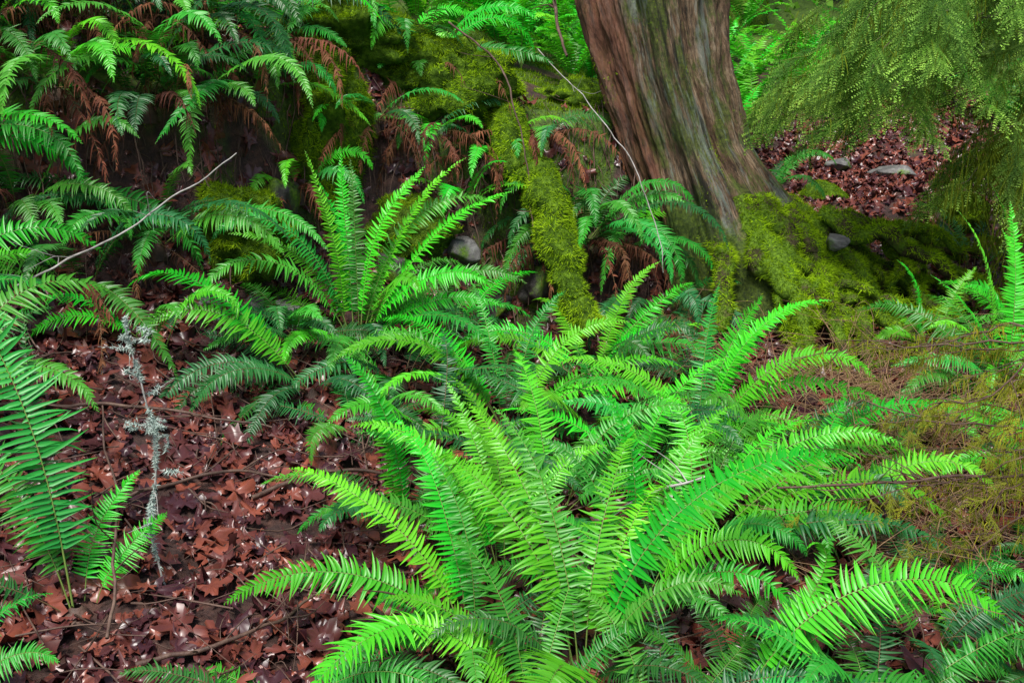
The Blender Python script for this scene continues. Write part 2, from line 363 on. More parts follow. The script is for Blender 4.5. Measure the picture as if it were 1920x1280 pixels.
fern(.38, 4.7, [(12,68,-5,.85,'n'), (30,80,25,.7,'n'), (0,56,-45,.85,'n'), (170,66,-40,.8,'n'), (340,54,-60,.75,'m'), (190,52,-55,.75,'n')], extra=8, tones="nmoo", Lr=(.5,.7), seed=11)
fern(-.72, 4.5, [
 (158,90,66,.9,'n',{'W':.075}), (130,92,70,.88,'n',{'W':.075}), (22,84,45,.9,'n'), (12,66,15,1.05,'n'), (8,72,-20,1.05,'m'), (25,76,30,1.0,'n'), (90,92,70,.85,'m'),
 (180,72,-60,1.0,'m'), (190,64,-70,.95,'m'), (5,48,-30,.9,'m'), (350,42,-45,.8,'m'), (290,42,-60,.6,'o'), (200,46,-60,.7,'o'), (172,80,0,.8,'n'), (0,60,-30,.85,'n'), (110,88,50,.8,'n')], extra=9, tones="nmo", e0r=(20,60), Lr=(.5,.8), seed=12)
fern(-.5, 4.25, extra=10, tones="moo", e0r=(20,60), e1r=(-75,-20), Lr=(.45,.75), seed=120)
fern(-.95, 4.35, extra=8, az=(150,330), tones="moo", e0r=(20,60), e1r=(-75,-20), Lr=(.4,.65), seed=121)
fern(-.62, 3.75, extra=8, tones="ooom", e0r=(15,50), e1r=(-70,-20), Lr=(.4,.6), seed=122)
fern(-.84, 3.98, [
 (172,60,-45,.98,'n',{'W':.11,'daz':0}), (185,54,-55,.85,'n',{'W':.10,'daz':0}), (195,38,-60,.75,'o'), (215,34,-68,.7,'o'), (235,40,-68,.65,'o'), (180,20,-50,.75,'o'),
 (260,40,-65,.55,'o'), (160,36,-50,.7,'o'), (320,40,-55,.55,'o'), (20,50,-20,.5,'m'), (245,25,-50,.6,'o'), (200,20,-50,.7,'o')], seed=13)
fern(-1.26, 2.58, [
 (150,86,46,1.15,'m',{'W':.145,'roll':-42,'daz':8,'pw':1.5}), (170,72,10,.75,'m'), (90,70,20,.42,'n'), (200,50,-20,.5,'o'), (35,70,10,.33,'n'), (140,84,50,.85,'o')], seed=14, label="tall sword fern with leaning deep green frond above leaf litter")
fern(-1.95, 3.1, [(20,76,-50,.95,'m',{'W':.12}), (0,60,-60,.8,'m'), (330,50,-60,.6,'o'), (60,80,0,.7,'o')], extra=3, tones="mo", Lr=(.4,.6), seed=15)
fern(-.60, 2.32, [(5,32,-25,.6,'o'), (350,38,-35,.5,'m'), (20,45,-20,.4,'m'), (200,35,-20,.4,'o'), (340,20,-20,.55,'o'), (170,30,-30,.3,'m')], seed=16)
fern(-1.42, 2.2, [(60,60,-10,.35,'m'), (110,60,0,.4,'o'), (20,40,-20,.3,'m')], seed=17)
fern(-.34, 3.12, [(165,84,40,.7,'n',{'W':.065}), (150,90,70,.6,'n',{'W':.065}), (185,70,-20,.55,'m'), (200,50,-60,.45,'m')], extra=5, tones="mo", Lr=(.35,.55), seed=18)
fern(1.2, 2.55, [(10,32,-35,.75,'o'), (345,28,-40,.65,'m'), (40,50,-20,.5,'o'), (320,45,-50,.5,'m')], extra=4, tones="mo", Lr=(.35,.55), seed=19)
fern(1.72, 2.32, [(340,50,-40,.5,'n'), (20,60,-40,.5,'n'), (90,70,0,.4,'m')], seed=20)
fern(1.08, 3.75, [(5,60,-30,.75,'n'), (340,50,-50,.7,'m')], extra=6, tones="mmo", Lr=(.4,.6), seed=21)
fern(.15, 3.4, [(100,84,0,.72,'n'), (170,66,-30,.7,'n'), (20,70,-10,.7,'m'), (195,55,-55,.65,'n')], extra=9, tones="mmoo", Lr=(.4,.65), e0r=(20,60), seed=22)
fern(-.35, 4.95, extra=8, tones="nmmo", Lr=(.5,.7), seed=23)
fern(-.30, 3.7, extra=9, tones="nmoo", Lr=(.45,.7), e0r=(25,65), seed=71)
fern(.40, 3.95, extra=10, tones="nmmo", Lr=(.5,.75), seed=72)
fern(.85, 4.5, extra=7, tones="nmoo", Lr=(.35,.55), seed=74)
# right hand ferns
fern(2.32, 4.45, [(165,84,30,.75,'n'), (140,86,50,.95,'n'), (90,90,60,.95,'n'), (190,66,-25,.7,'n'), (182,50,-50,.75,'m'), (200,38,-40,.7,'m'), (60,85,40,.85,'n'), (240,60,-50,.6,'n')], extra=8, tones="nmo", seed=24)
fern(2.72, 5.1, [(120,88,50,.9,'n'), (60,85,40,.9,'n'), (180,70,-10,.6,'n')], extra=8, tones="nmo", Lr=(.5,.75), seed=25)
fern(2.2, 5.05, [(150,86,40,.5,'n'), (200,65,-30,.4,'n'), (30,80,30,.5,'n')], extra=4, tones="nm", Lr=(.3,.45), seed=26)
fern(2.15, 3.6, [(174,56,-35,.75,'n'), (160,66,-10,.5,'n'), (195,42,-50,.6,'n')], extra=5, tones="nmo", Lr=(.4,.55), seed=27)
fern(3.1, 6.6, extra=8, tones="mo", Lr=(.5,.7), seed=28, label='dark')
fern(1.75, 6.9, extra=8, tones="mo", Lr=(.5,.7), seed=29, label='dark')
for i, (x, y) in enumerate([(1.35,2.95),(1.75,3.0),(1.95,2.7),(1.5,3.9),(1.9,4.1),(1.5,2.5)]):
    fern(x, y, extra=7, tones="nmo", Lr=(.18,.36), e0r=(35,75), seed=110+i, label="small young sword fern among dry twigs and moss")
# bank ferns
bank = [(-2.35,4.55),(-2.0,4.9),(-1.7,4.75),(-2.55,4.2),(-2.15,4.35),(-1.5,5.15),(-1.25,5.35),(-1.8,5.25),(-2.6,4.85),(-.5,6.0),(-2.4,5.3),
        (-1.45,5.65),(-1.15,5.85),(-1.88,4.3),(-2.1,5.6),(-.7,6.2),(-2.9,5.1),(-1.62,4.5),(-2.05,4.6),(-1.95,5.05),(-2.3,4.9),(-1.3,5.05),(-1.55,4.85)]
for i, (x, y) in enumerate(bank):
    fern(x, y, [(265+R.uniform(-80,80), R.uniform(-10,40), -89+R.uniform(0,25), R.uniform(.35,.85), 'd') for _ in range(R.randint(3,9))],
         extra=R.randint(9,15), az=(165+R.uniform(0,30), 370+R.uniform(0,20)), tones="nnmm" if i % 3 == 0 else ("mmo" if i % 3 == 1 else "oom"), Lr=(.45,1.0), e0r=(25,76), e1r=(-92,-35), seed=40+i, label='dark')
for x, y in [(-.75,5.45),(-.45,5.6),(-1.1,5.1),(-.15,5.75)]:
    fern(x, y, [(265+R.uniform(-60,60), R.uniform(0,30), -89, R.uniform(.35,.65), 'd') for _ in range(9)], extra=6, az=(180,360), tones="nmo", Lr=(.35,.6), e0r=(30,60), e1r=(-80,-40), seed=int(200+x*10), label="small sword fern with rusty dead fronds hanging down the bank")
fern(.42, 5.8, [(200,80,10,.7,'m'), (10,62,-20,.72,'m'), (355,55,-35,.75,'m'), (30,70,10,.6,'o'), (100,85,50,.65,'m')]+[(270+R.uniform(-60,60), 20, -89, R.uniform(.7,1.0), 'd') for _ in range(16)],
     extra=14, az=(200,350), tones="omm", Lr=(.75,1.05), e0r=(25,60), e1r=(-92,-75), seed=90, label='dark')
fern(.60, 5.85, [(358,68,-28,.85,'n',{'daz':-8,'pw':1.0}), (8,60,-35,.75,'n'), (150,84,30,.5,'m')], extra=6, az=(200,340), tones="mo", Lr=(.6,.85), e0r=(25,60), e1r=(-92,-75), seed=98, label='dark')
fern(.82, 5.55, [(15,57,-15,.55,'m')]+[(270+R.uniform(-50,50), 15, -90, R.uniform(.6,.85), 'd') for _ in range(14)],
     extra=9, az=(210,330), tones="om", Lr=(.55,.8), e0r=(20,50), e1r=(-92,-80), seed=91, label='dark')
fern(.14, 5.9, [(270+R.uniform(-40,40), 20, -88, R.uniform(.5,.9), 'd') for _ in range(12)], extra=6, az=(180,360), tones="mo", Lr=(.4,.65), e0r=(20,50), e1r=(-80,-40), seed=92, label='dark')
fern(-.3, 5.5, [(350,54,-45,.65,'n'), (10,64,-25,.6,'n'), (330,40,-50,.6,'n')], extra=3, az=(180,360), tones="nm", Lr=(.35,.5), seed=94)
fern(-1.5, 4.0, [(180,64,-70,.6,'n'), (200,54,-75,.6,'n'), (350,64,-60,.5,'n')], extra=2, tones="mo", Lr=(.35,.5), seed=95)
fern(-2.25, 3.6, [(0,68,-62,.95,'n'), (350,52,-68,.75,'m'), (20,70,-40,.7,'n')], extra=4, az=(200,360), tones="mo", Lr=(.4,.6), seed=96)
pool = {t: [frond_mesh(t, 1.0, R.uniform(62,88), R.uniform(-45,30), n=26, W=.11, roll=R.uniform(-20,20), daz=R.uniform(-15,15), rng=R) for _ in range(10)] for t in 'nm'}
def farfern(x, y, n, s, tone, label='far'):
    base = bpy.data.objects.new("sword_fern", None); COL.objects.link(base)
    base.location = (x, y, float(H(x, y)))
    base["label"] = LBL[label]; base["category"] = "fern"; base["group"] = "sword ferns on the forest slope"
    for i in range(n):
        o = add("frond", pool[tone[R.randint(len(tone))]][R.randint(10)], (0,0,.02), base, i*2*math.pi/n+R.rand())
        q = s*R.uniform(.75, 1.15); o.scale = (q,q,q)
for i in range(85):
    y = R.uniform(7.4, 13); x = R.uniform(-.34, .56)*y
    if 1.6 < x < 4.2 and y < 10.2: continue
    farfern(x, y, 12, R.uniform(.6, .95), 'nnm')
for x, y in [(2.0,9.2),(2.3,9.7),(2.9,10.4),(2.3,10.4),(3.4,10.6),(3.9,10.8),(4.4,10.5),(2.6,11),(3.2,11.4),(3.8,11.6),(-.5,8.1),(-.1,8.4),(.3,8.8),(.7,9.2),(-.2,9.4),(.5,10.2),(-.8,8.8)]:
    farfern(x, y, 15, .9, 'n')

# ---------------------------------------------------------------- tubes
def smooth_path(pts, m):
    P = np.array(pts, float); n = len(P)
    t = np.linspace(0, n-1, m); out = []
    Pe = np.vstack([2*P[0]-P[1], P, 2*P[-1]-P[-2]])
    for v in t:
        i = min(int(v), n-2); f = v-i
        a, b, c, d = Pe[i], Pe[i+1], Pe[i+2], Pe[i+3]
        out.append(.5*((2*b)+(-a+c)*f+(2*a-5*b+4*c-d)*f*f+(-a+3*b-3*c+d)*f**3))
    return np.array(out)
def tube(pts, rads, m=24, seg=8, amp=0., freq=4., wob=0., seed=0.):
    P = smooth_path(pts, m)
    if wob: 
        for k in range(3): P[:, k] += wob*(fbm(P[:, 0]*5+seed, P[:, 1]*5+k*9, P[:, 2]*5, 3)-.5)*2
    r = np.interp(np.linspace(0, 1, m), np.linspace(0, 1, len(rads)), rads)
    T = np.gradient(P, axis=0); T /= np.linalg.norm(T, axis=1)[:, None]+1e-9
    ref = np.array([.13, .2, 1.]) if abs(T[:, 2]).mean() < .75 else np.array([1., .1, .1])
    A = np.cross(T, ref); A /= np.linalg.norm(A, axis=1)[:, None]; B = np.cross(T, A)
    th = np.linspace(0, 2*math.pi, seg, endpoint=False)
    D = A[:, None]*np.cos(th)[None, :, None]+B[:, None]*np.sin(th)[None, :, None]
    rr = np.repeat(r[:, None], seg, 1)
    if amp: 
        Q = P[:, None]+D*r[:, None, None]
        rr = rr*(1+amp*2*(fbm(Q[..., 0]*freq+seed, Q[..., 1]*freq, Q[..., 2]*freq, 4)-.5))
    V = (P[:, None]+D*rr[:, :, None]).reshape(-1, 3)
    b = (np.arange(m-1)*seg)[:, None]; q = np.arange(seg)[None]; q2 = (q+1) % seg
    F = np.stack([(b+q).ravel(), (b+q2).ravel(), (b+seg+q2).ravel(), (b+seg+q).ravel()], 1)
    return V, F, P
def join(parts):
    Vs, Fs, off = [], [], 0
    for V, F in parts:
        Vs.append(V); Fs.append(F+off); off += len(V)
    return np.concatenate(Vs), np.concatenate(Fs)
def fuzz_geo(V, F, count, ln=.015, w=.0022, spread=.8, down=0., rng=R, zmin=-2., mask=None, clump=11):
    a, b, c, d = V[F[:, 0]], V[F[:, 1]], V[F[:, 2]], V[F[:, 3]]
    nn = np.cross(c-a, d-b); ar = np.linalg.norm(nn, axis=1)/2; nn = nn/(2*ar[:, None]+1e-12)
    ctr = (a+b+c+d)/4
    wgt = ar*(nn[:, 2] > zmin)
    if mask is not None: wgt = wgt*mask(ctr)
    wgt /= wgt.sum()
    i = rng.choice(len(F), count, p=wgt); s = rng.rand(count, 1); t = rng.rand(count, 1)
    p = (a[i]*(1-s)+b[i]*s)*(1-t)+(d[i]*(1-s)+c[i]*s)*t
    dr = nn[i]+spread*rng.randn(count, 3)*.6+np.array([0,0,-down]); dr /= np.linalg.norm(dr, axis=1)[:, None]
    sd = np.cross(dr, rng.randn(count, 3)); sd /= np.linalg.norm(sd, axis=1)[:, None]+1e-9
    nz = np.clip(vn(p[:, 0]*clump, p[:, 1]*clump, p[:, 2]*clump)*2-.5, 0, 1)
    l = ln*rng.uniform(.4, 1.4, (count, 1))*(.5+.8*nz[:, None])
    Vv = np.stack([p-sd*w, p+sd*w, p+dr*l], 1).reshape(-1, 3)
    Fv = np.arange(count*3).reshape(-1, 3)
    cl = np.repeat(rng.rand(count)*.45+.55*nz, 3)
    return Vv, Fv, np.stack([cl, cl*0, cl*0], 1)
def fuzz_obj(parent, V, F, count, mat=None, name="moss", **kw):
    v, f, c = fuzz_geo(V, F, count, **kw)
    return add(name, build_mesh(name, v, [(f, 0)], [mat or M_fuzz], c), parent=parent)

# ---------------------------------------------------------------- cedar trunk
org = np.array([1.35, 6.1, float(H(1.35, 6.1))-.1])
zs = np.concatenate([np.linspace(.0, 2.6, 260), np.linspace(2.65, 7, 60)])
cx = np.interp(zs, [.2,.7,1.0,1.3,1.7,2.1,3,5,7], [1.30,1.20,1.12,1.01,.88,.79,.74,.71,.69])
rr0 = np.interp(zs, [.2,.6,.9,1.3,1.7,2.1,3,7], [.60,.48,.405,.345,.35,.38,.42,.40])
th = np.linspace(0, 2*math.pi, 320, endpoint=False)
Zt, Th = np.meshgrid(zs, th, indexing='ij')
tw = Th+.06*Zt
fl = .09*np.cos(5*tw+1.2)+.06*np.cos(9*tw+.5*Zt)+.03*np.cos(17*tw+2)+.09*(fbm(np.cos(Th)*3, np.sin(Th)*3, Zt*1.4)-.5)*2
low = np.clip((1.35-Zt)/1.1, 0, 1)**1.25
fl = fl+low*(.30*np.cos(6*tw+.4)+.12+.62*np.cos(Th))
rid = 1-np.abs(fbm(np.cos(Th)*7, np.sin(Th)*7, Zt*1.1, 4)-.5)*4
fine = .08*rid+.10*(fbm(np.cos(Th)*15, np.sin(Th)*15, Zt*5, 5)-.5)*2
RR = np.interp(Zt, zs, rr0)*(1+fl+fine-.04)
V = np.stack([np.interp(Zt, zs, cx)+RR*np.cos(Th), 6.05+RR*np.sin(Th)*.9, Zt], -1).reshape(-1, 3)
tcol = np.stack([np.cos(Th), np.sin(Th), Zt], -1).reshape(-1, 3)
nt_ = len(th); b = (np.arange(len(zs)-1)*nt_)[:, None]; q = np.arange(nt_)[None]; q2 = (q+1) % nt_
F = np.stack([(b+q).ravel(), (b+q2).ravel(), (b+nt_+q2).ravel(), (b+nt_+q).ravel()], 1)
tree = bpy.data.objects.new("cedar_tree", None); COL.objects.link(tree); tree.location = org
tree["label"] = "old weathered red cedar trunk with mossy spreading roots"; tree["category"] = "tree"
add("trunk", build_mesh("trunk", V-org, [(F, 0)], [M_trunk], tcol, smooth=True), parent=tree)
def tmask(c):
    n_ = fbm(c[:, 0]*5, c[:, 1]*5, c[:, 2]*2.5)
    return (((c[:, 2] < .05+.6*n_) & (n_ > .42)) | (n_ > .60)).astype(float)+1e-9
fuzz_obj(tree, V-org, F, 15000, ln=.012, mask=tmask)
rootspec = [
 ([(1.40,6.0,.95),(1.7,5.92,.90),(2.0,5.88,.84),(2.3,5.9,.78),(2.68,5.95,.62)], (.12,.065,.05,.035,.015)),
 ([(1.85,5.9,.88),(2.15,5.72,.78),(2.5,5.66,.55),(2.6,5.6,.25)], (.06,.04,.03,.015)),
 ([(2.0,5.9,.86),(2.3,5.8,.84),(2.55,5.85,.74),(2.8,5.8,.64)], (.045,.035,.025,.010)),
 ([(2.2,5.88,.82),(2.25,5.7,.65),(2.2,5.6,.45),(2.25,5.5,.25)], (.035,.028,.022,.015)),
 ([(2.3,5.6,.66),(2.45,5.75,.70),(2.65,5.7,.58),(2.8,5.55,.40)], (.032,.027,.02,.010)),
]
rg = np.random.RandomState(21)
for i in range(14):
    a = rad(-95+i*7.4+rg.uniform(-4,4)); rend = rg.uniform(1.15,1.65)
    pts = []
    for k, t in enumerate(np.linspace(0, 1, 6)):
        r_ = .28+(rend-.28)*t; aa = a+rg.uniform(-.15,.15)*(k > 0)
        x_ = 1.33+r_*math.cos(aa); y_ = 6.05+r_*math.sin(aa)*.95
        hz = .92-.74*t**.95+rg.uniform(-.04,.06)*(0 < k)
        pts.append((x_, y_, max(hz, float(H(x_, y_))+.02*(1-t))))
    r0 = rg.uniform(.045,.075); rootspec.append((pts, (r0*1.6, r0, r0*.85, r0*.7, r0*.45, .012)))
for i in range(18):
    a = rad(rg.uniform(-92, 5)); r_ = rg.uniform(.55,1.15); a2 = a+rg.uniform(-.6,.6)
    x0, y0 = 1.33+r_*math.cos(a), 6.05+r_*math.sin(a)*.95; x1, y1 = 1.33+(r_+.4)*math.cos(a2), 6.05+(r_+.4)*math.sin(a2)*.95
    z0 = .90-.58*(r_-.28); z1 = float(H(x1, y1))
    rootspec.append(([(x0,y0,z0),((x0+x1)/2+rg.uniform(-.08,.08),(y0+y1)/2,(z0+z1)/2+.12),(x1,y1,z1)], (.03,.022,.010)))
for i, (p, r) in enumerate(rootspec):
    Vr, Fr, _ = tube(p, r, 60, 14, amp=.55, freq=9, wob=.10, seed=i*3.1)
    o = add("root", build_mesh("root", Vr-org, [(Fr, 0)], [M_rootm], smooth=True), parent=tree)
    fuzz_obj(o, Vr-org, Fr, 3000 if i < 19 else 1500, ln=.030, down=.45, zmin=-.1, clump=15, w=.0026)

# ---------------------------------------------------------------- rocks & mossy lumps
def lump(name, x, y, dz, size, mat, label, cat, seed=0, mossn=0, amp=.35, rotz=0., ln=.018, mfilter=-.1):
    n1, n2 = 48, 30
    th = np.linspace(0, 2*math.pi, n1, endpoint=False); ph = np.linspace(.02, math.pi-.02, n2)
    T_, P_ = np.meshgrid(th, ph, indexing='ij')
    D = np.stack([np.sin(P_)*np.cos(T_), np.sin(P_)*np.sin(T_), np.cos(P_)], -1)
    f = 1+amp*2*(fbm(D[..., 0]*2+seed, D[..., 1]*2, D[..., 2]*2, 5)-.5)
    if mat in (M_rock, M_drock):
        rg = np.random.RandomState(seed)
        for _ in range(9):
            d = rg.randn(3); d /= np.linalg.norm(d); dd = D@d
            f = np.where(dd*f > .62, .62/np.maximum(dd, .3), f)
    V = (D*f[..., None]*np.array(size)).reshape(-1, 3)
    F = []
    for i in range(n1):
        for j in range(n2-1):
            a = i*n2+j; b = ((i+1) % n1)*n2+j
            F.append((a, a+1, b+1, b))
    F = np.array(F)
    o = add(name, build_mesh(name, V, [(F, 0)], [mat], smooth=(mat == M_moss)), (x, y, float(H(x, y))+dz), rotz=rotz)
    o["label"] = label; o["category"] = cat
    if mossn: fuzz_obj(o, V, F, mossn, ln=ln, down=.3, zmin=mfilter)
    return o
mb = "boulder thickly covered in bright green moss on the bank"
lump("mossy_boulder", -.95,5.30,.12, (.19,.2,.46), M_moss, mb, "boulder", 1, 18000, amp=.8, ln=.026)
lump("mossy_boulder", -.95,5.72,.1, (.34,.25,.2), M_moss, mb, "boulder", 2, 11000, amp=.8, ln=.026)
lump("mossy_boulder", -1.30,4.72,.10, (.24,.22,.24), M_moss, mb, "boulder", 3, 13000, amp=.7, ln=.028)
lump("mossy_boulder", -.62,5.85,.04, (.3,.24,.2), M_moss, mb, "boulder", 4, 11000, amp=.8, ln=.026)
lump("mossy_boulder", -.3,5.80,.08, (.32,.22,.22), M_moss, mb, "boulder", 5, 11000, amp=.8, ln=.026)
lump("mossy_boulder", -.35,6.5,.05, (.3,.2,.14), M_moss, mb, "boulder", 6, 7000, amp=.8)
lump("mossy_boulder", .4,6.6,.0, (.3,.25,.12), M_moss, mb, "boulder", 16, 6000, amp=.8)
lump("mossy_boulder", -.55,5.3,.0, (.22,.16,.16), M_moss, mb, "boulder", 17, 7000, amp=.8)
lc = "low moss cushion over a stone among fallen leaves"
lump("mossy_boulder", 2.95,6.9,.02, (.24,.18,.16), M_moss, lc, "boulder", 7, 7000)
lump("mossy_boulder", 3.3,7.3,.02, (.2,.2,.14), M_moss, lc, "boulder", 8, 5000)
lump("mossy_boulder", 2.35,7.6,.02, (.16,.2,.12), M_moss, lc, "boulder", 9, 4000)
rl = "angular grey stone lodged in the dark bank"
for i, (x, y, dz, s) in enumerate([(-.28,5.38,.08,(.15,.09,.10)), (-.3,6.5,.12,(.16,.1,.07)), (-1.35,4.4,.03,(.10,.08,.06)), (-1.2,4.5,.03,(.08,.07,.05)),
        (-1.05,4.6,.03,(.09,.08,.06)), (1.85,5.65,.46,(.09,.07,.05)), (3.3,8.6,.04,(.2,.12,.08)), (2.9,8.9,.04,(.14,.12,.08)),
        (-.62,5.2,.0,(.14,.12,.12)), (-.12,5.38,.0,(.14,.12,.1)), (.15,5.55,.0,(.16,.12,.14)), (-1.15,4.95,.05,(.15,.12,.16))]):
    lump("rock", x, y, dz, s, M_rock if i < 8 else M_drock, rl, "rock", 20+i, amp=.5, rotz=i)
lg = [(-.42,6.0,1.66),(-.10,5.80,1.46),(.10,5.46,1.16),(.25,5.12,.84),(.36,4.88,.44)]
Vr, Fr, _ = tube(lg, (.12,.12,.11,.10,.07), 70, 20, amp=.8, freq=6, wob=.10)
o0 = np.array(lg[2])
o = add("mossy_log", build_mesh("mossy_log", Vr-o0, [(Fr, 0)], [M_moss], smooth=True), o0, label="fallen log coated in moss leaning down the bank", category="log")
fuzz_obj(o, Vr-o0, Fr, 18000, ln=.026, down=.4, zmin=-.4)
parts = []
for i in range(420):
    x = R.uniform(-2.6, 1.0); yf = float(np.interp(x, [-4,-2.5,-1.7,-.7,.3,1.3], [3.3,3.9,4.3,5.05,5.35,5.9])); y = yf+R.uniform(.15,.7)
    z = float(H(x, y)); l = R.uniform(.1,.45); dx = R.randn()*.08
    y2 = y-l*R.uniform(.3,.8); pts = [(x,y,z-.01),(x+dx*.5,(y+y2)/2-.03,z-l*.35),(x+dx,y2,max(float(H(x+dx,y2))+.005,z-l))]
    k = R.uniform(.4,1.4); v, f, _ = tube(pts, (.004*k,.003*k,.0012), 9, 5, wob=.03, seed=i); parts.append((v, f))
V, F = join(parts)
add("hanging_rootlets", build_mesh("hanging_rootlets", V, [(F, 0)], [M_twig]), kind="stuff", label="thin reddish roots hanging down the eroded soil bank", category="roots")

# ---------------------------------------------------------------- ground moss + litter
cnt = 85000
px = R.uniform(-3, 4.2, cnt*3); py = R.uniform(1.8, 9.5, cnt*3)
keep = R.rand(cnt*3) < mossmask(px, py); px = px[keep][:cnt]; py = py[keep][:cnt]; cnt = len(px)
pz = H(px, py); p = np.stack([px, py, pz], 1)
dr = R.randn(cnt, 3)*.5+np.array([0,-.3,1]); dr /= np.linalg.norm(dr, axis=1)[:, None]
sd = np.cross(dr, R.randn(cnt, 3)); sd /= np.linalg.norm(sd, axis=1)[:, None]
l = R.uniform(.01, .04, (cnt, 1))
V = np.stack([p-sd*.003, p+sd*.003, p+dr*l], 1).reshape(-1, 3); cl = np.repeat(R.rand(cnt), 3)
add("ground_moss", build_mesh("ground_moss", V, [(np.arange(cnt*3).reshape(-1, 3), 0)], [M_fuzz], np.stack([cl,cl*0,cl*0],1)), kind="stuff", label="patchy low moss carpet over soil and bank", category="moss")

lobes = []
for a_, r_ in [(-90,.12),(-60,.5),(-35,.6),(-22,.52),(-5,.85),(8,.95),(20,.76),(36,.56),(52,.78),(66,.88),(76,.78),(90,1.0),(104,.78),(114,.88),(128,.78),(144,.56),(160,.76),(172,.95),(185,.85),(202,.52),(215,.6),(240,.5)]:
    lobes.append((math.cos(rad(a_))*r_, math.sin(rad(a_))*r_))
lobes = np.array(lobes); nl = len(lobes)
def leaves(cnt, xr, yr, sz, dens=None, tilt=.28, lift=.02, amp=1.):
    x = R.uniform(*xr, cnt); y = R.uniform(*yr, cnt)
    if dens is not None:
        k = R.rand(cnt) < dens(x, y); x = x[k]; y = y[k]
    n = len(x); z = H(x, y); e = .03
    nx = -(H(x+e, y)-H(x-e, y))/(2*e); ny = -(H(x, y+e)-H(x, y-e))/(2*e)
    nn = np.stack([nx*.8, ny*.8, np.ones(n)], 1)+R.randn(n, 3)*tilt; nn /= np.linalg.norm(nn, axis=1)[:, None]
    a = np.cross(nn, R.randn(n, 3)); a /= np.linalg.norm(a, axis=1)[:, None]; b = np.cross(nn, a)
    s = sz[0]+(sz[1]-sz[0])*R.rand(n)**1.1; q1 = lobes*.55; q = np.vstack([[0,0], q1, lobes])
    r = np.linalg.norm(q, axis=1); tha = np.arctan2(q[:, 1], q[:, 0])
    A1 = amp*R.uniform(-.5,.5,(n,1)); A2 = amp*R.uniform(-.35,.35,(n,1)); ph = R.uniform(0,6.28,(n,1)); ph2 = R.uniform(0,6.28,(n,1))
    zz = (A1*np.cos(2*tha[None]+ph)+A2*np.cos(3*tha[None]+ph2))*r[None]**1.6 + .12*R.randn(n, len(q))*r[None]
    cv = R.uniform(.5, 1.1, (n, nl)); cv = np.concatenate([np.ones((n,1)), cv**.5, cv], 1); asp = R.uniform(.45, 1, (n, 1))
    P = np.stack([x, y, z+.01+R.rand(n)*lift], 1)[:, None]+(a[:, None]*(q[:, 0]*cv*asp)[:, :, None]+b[:, None]*(q[:, 1]*cv)[:, :, None]+nn[:, None]*zz[:, :, None])*s[:, None, None]
    k = np.arange(nl); k2 = (k+1) % nl; base = (np.arange(n)*(2*nl+1))[:, None]
    F3 = np.stack([(base+0*k).ravel(), (base+1+k).ravel(), (base+1+k2).ravel()], 1)
    F4 = np.stack([(base+1+k).ravel(), (base+1+nl+k).ravel(), (base+1+nl+k2).ravel(), (base+1+k2).ravel()], 1)
    c = np.clip(R.rand(n)**1.6, 0, 1)[:, None]*R.uniform(.6, 1.0, (n, 2*nl+1)); c = c.ravel()
    return P.reshape(-1, 3), F3, F4, np.stack([c, c*0, c*0], 1)
def ldens(x, y):
    s, t = bankt(x, y); return np.clip(1-.75*s*(x < 1.5), .12, 1)
LV = []; L3 = []; L4 = []; LC = []; off = 0
for a in (leaves(9500, (-3, 3.0), (1.7, 6.2), (.045,.115), ldens, tilt=.17, amp=.9, lift=.03), leaves(6500, (1.5, 5.0), (6.0, 11), (.04,.10)), leaves(9000, (-3, 3.0), (1.7, 6.), (.008,.036), tilt=.4, lift=.045)):
    LV.append(a[0]); L3.append(a[1]+off); L4.append(a[2]+off); LC.append(a[3]); off += len(a[0])
add("leaf_litter", build_mesh("leaf_litter", np.concatenate(LV), [(np.concatenate(L3), 0), (np.concatenate(L4), 0)], [M_litter], np.concatenate(LC)), kind="stuff", label="wet reddish-brown fallen maple leaves covering the ground", category="fallen leaves")

parts = []
for i in range(2200):
    x = R.uniform(-2.6, 3.2); y = R.uniform(1.9, 6.3); a = R.rand()*6.28; L = R.uniform(.04, .5)*R.uniform(.3,1)
    pts = []
    for t in (0, .5, 1):
        xx = x+math.cos(a)*L*t+R.randn()*.012; yy = y+math.sin(a)*L*t+R.randn()*.012
        pts.append((xx, yy, float(H(xx, yy))+.035+R.rand()*.05))
    k = R.uniform(.35, 1.3)
    v, f, _ = tube(pts, (.003*k, .0026*k, .001*k), 6, 4); parts.append((v, f))
V, F = join(parts)
add("twig_litter", build_mesh("twig_litter", V, [(F, 0)], [M_twig]), kind="stuff", label="small broken twigs scattered over leaves", category="twigs")

def branch(pts, rads, mat, label, twigs=0, seed=0, name="fallen_branch", tl=(.08,.3), wob=.03):
    rg = np.random.RandomState(seed)
    V, F, P = tube(pts, rads, 40, 8, amp=.2, freq=20, wob=wob, seed=seed)
    parts = [(V, F)]
    for i in range(twigs):
        k = rg.randint(5, 38); d = rg.randn(3); d[2] = abs(d[2])*.5; d /= np.linalg.norm(d); l = rg.uniform(*tl)
        p = P[k]; v, f, _ = tube([p, p+d*l*.5+rg.randn(3)*.02, p+d*l+rg.randn(3)*.03], (rads[-1]*.8, rads[-1]*.6, .0008), 8, 5); parts.append((v, f))
    V, F = join(parts); o0 = np.array(pts[0])
    o = add(name, build_mesh(name, V-o0, [(F, 0)], [mat], smooth=True), o0, label=label, category="branch")
    return o, V-o0, F
def G(x, y, d): return (x, y, float(H(x, y))+d)
pl = "thin pale bleached fallen branch lying across the bank"
dk = "dark brown dead branch lying among ferns and leaves"
branch([(-1.90,3.72,.92),(-1.68,3.80,1.02),(-1.48,3.92,1.13),(-1.15,4.2,1.38)], (.004,.0045,.004,.0025), M_pale, pl, 4, 1, wob=.03)
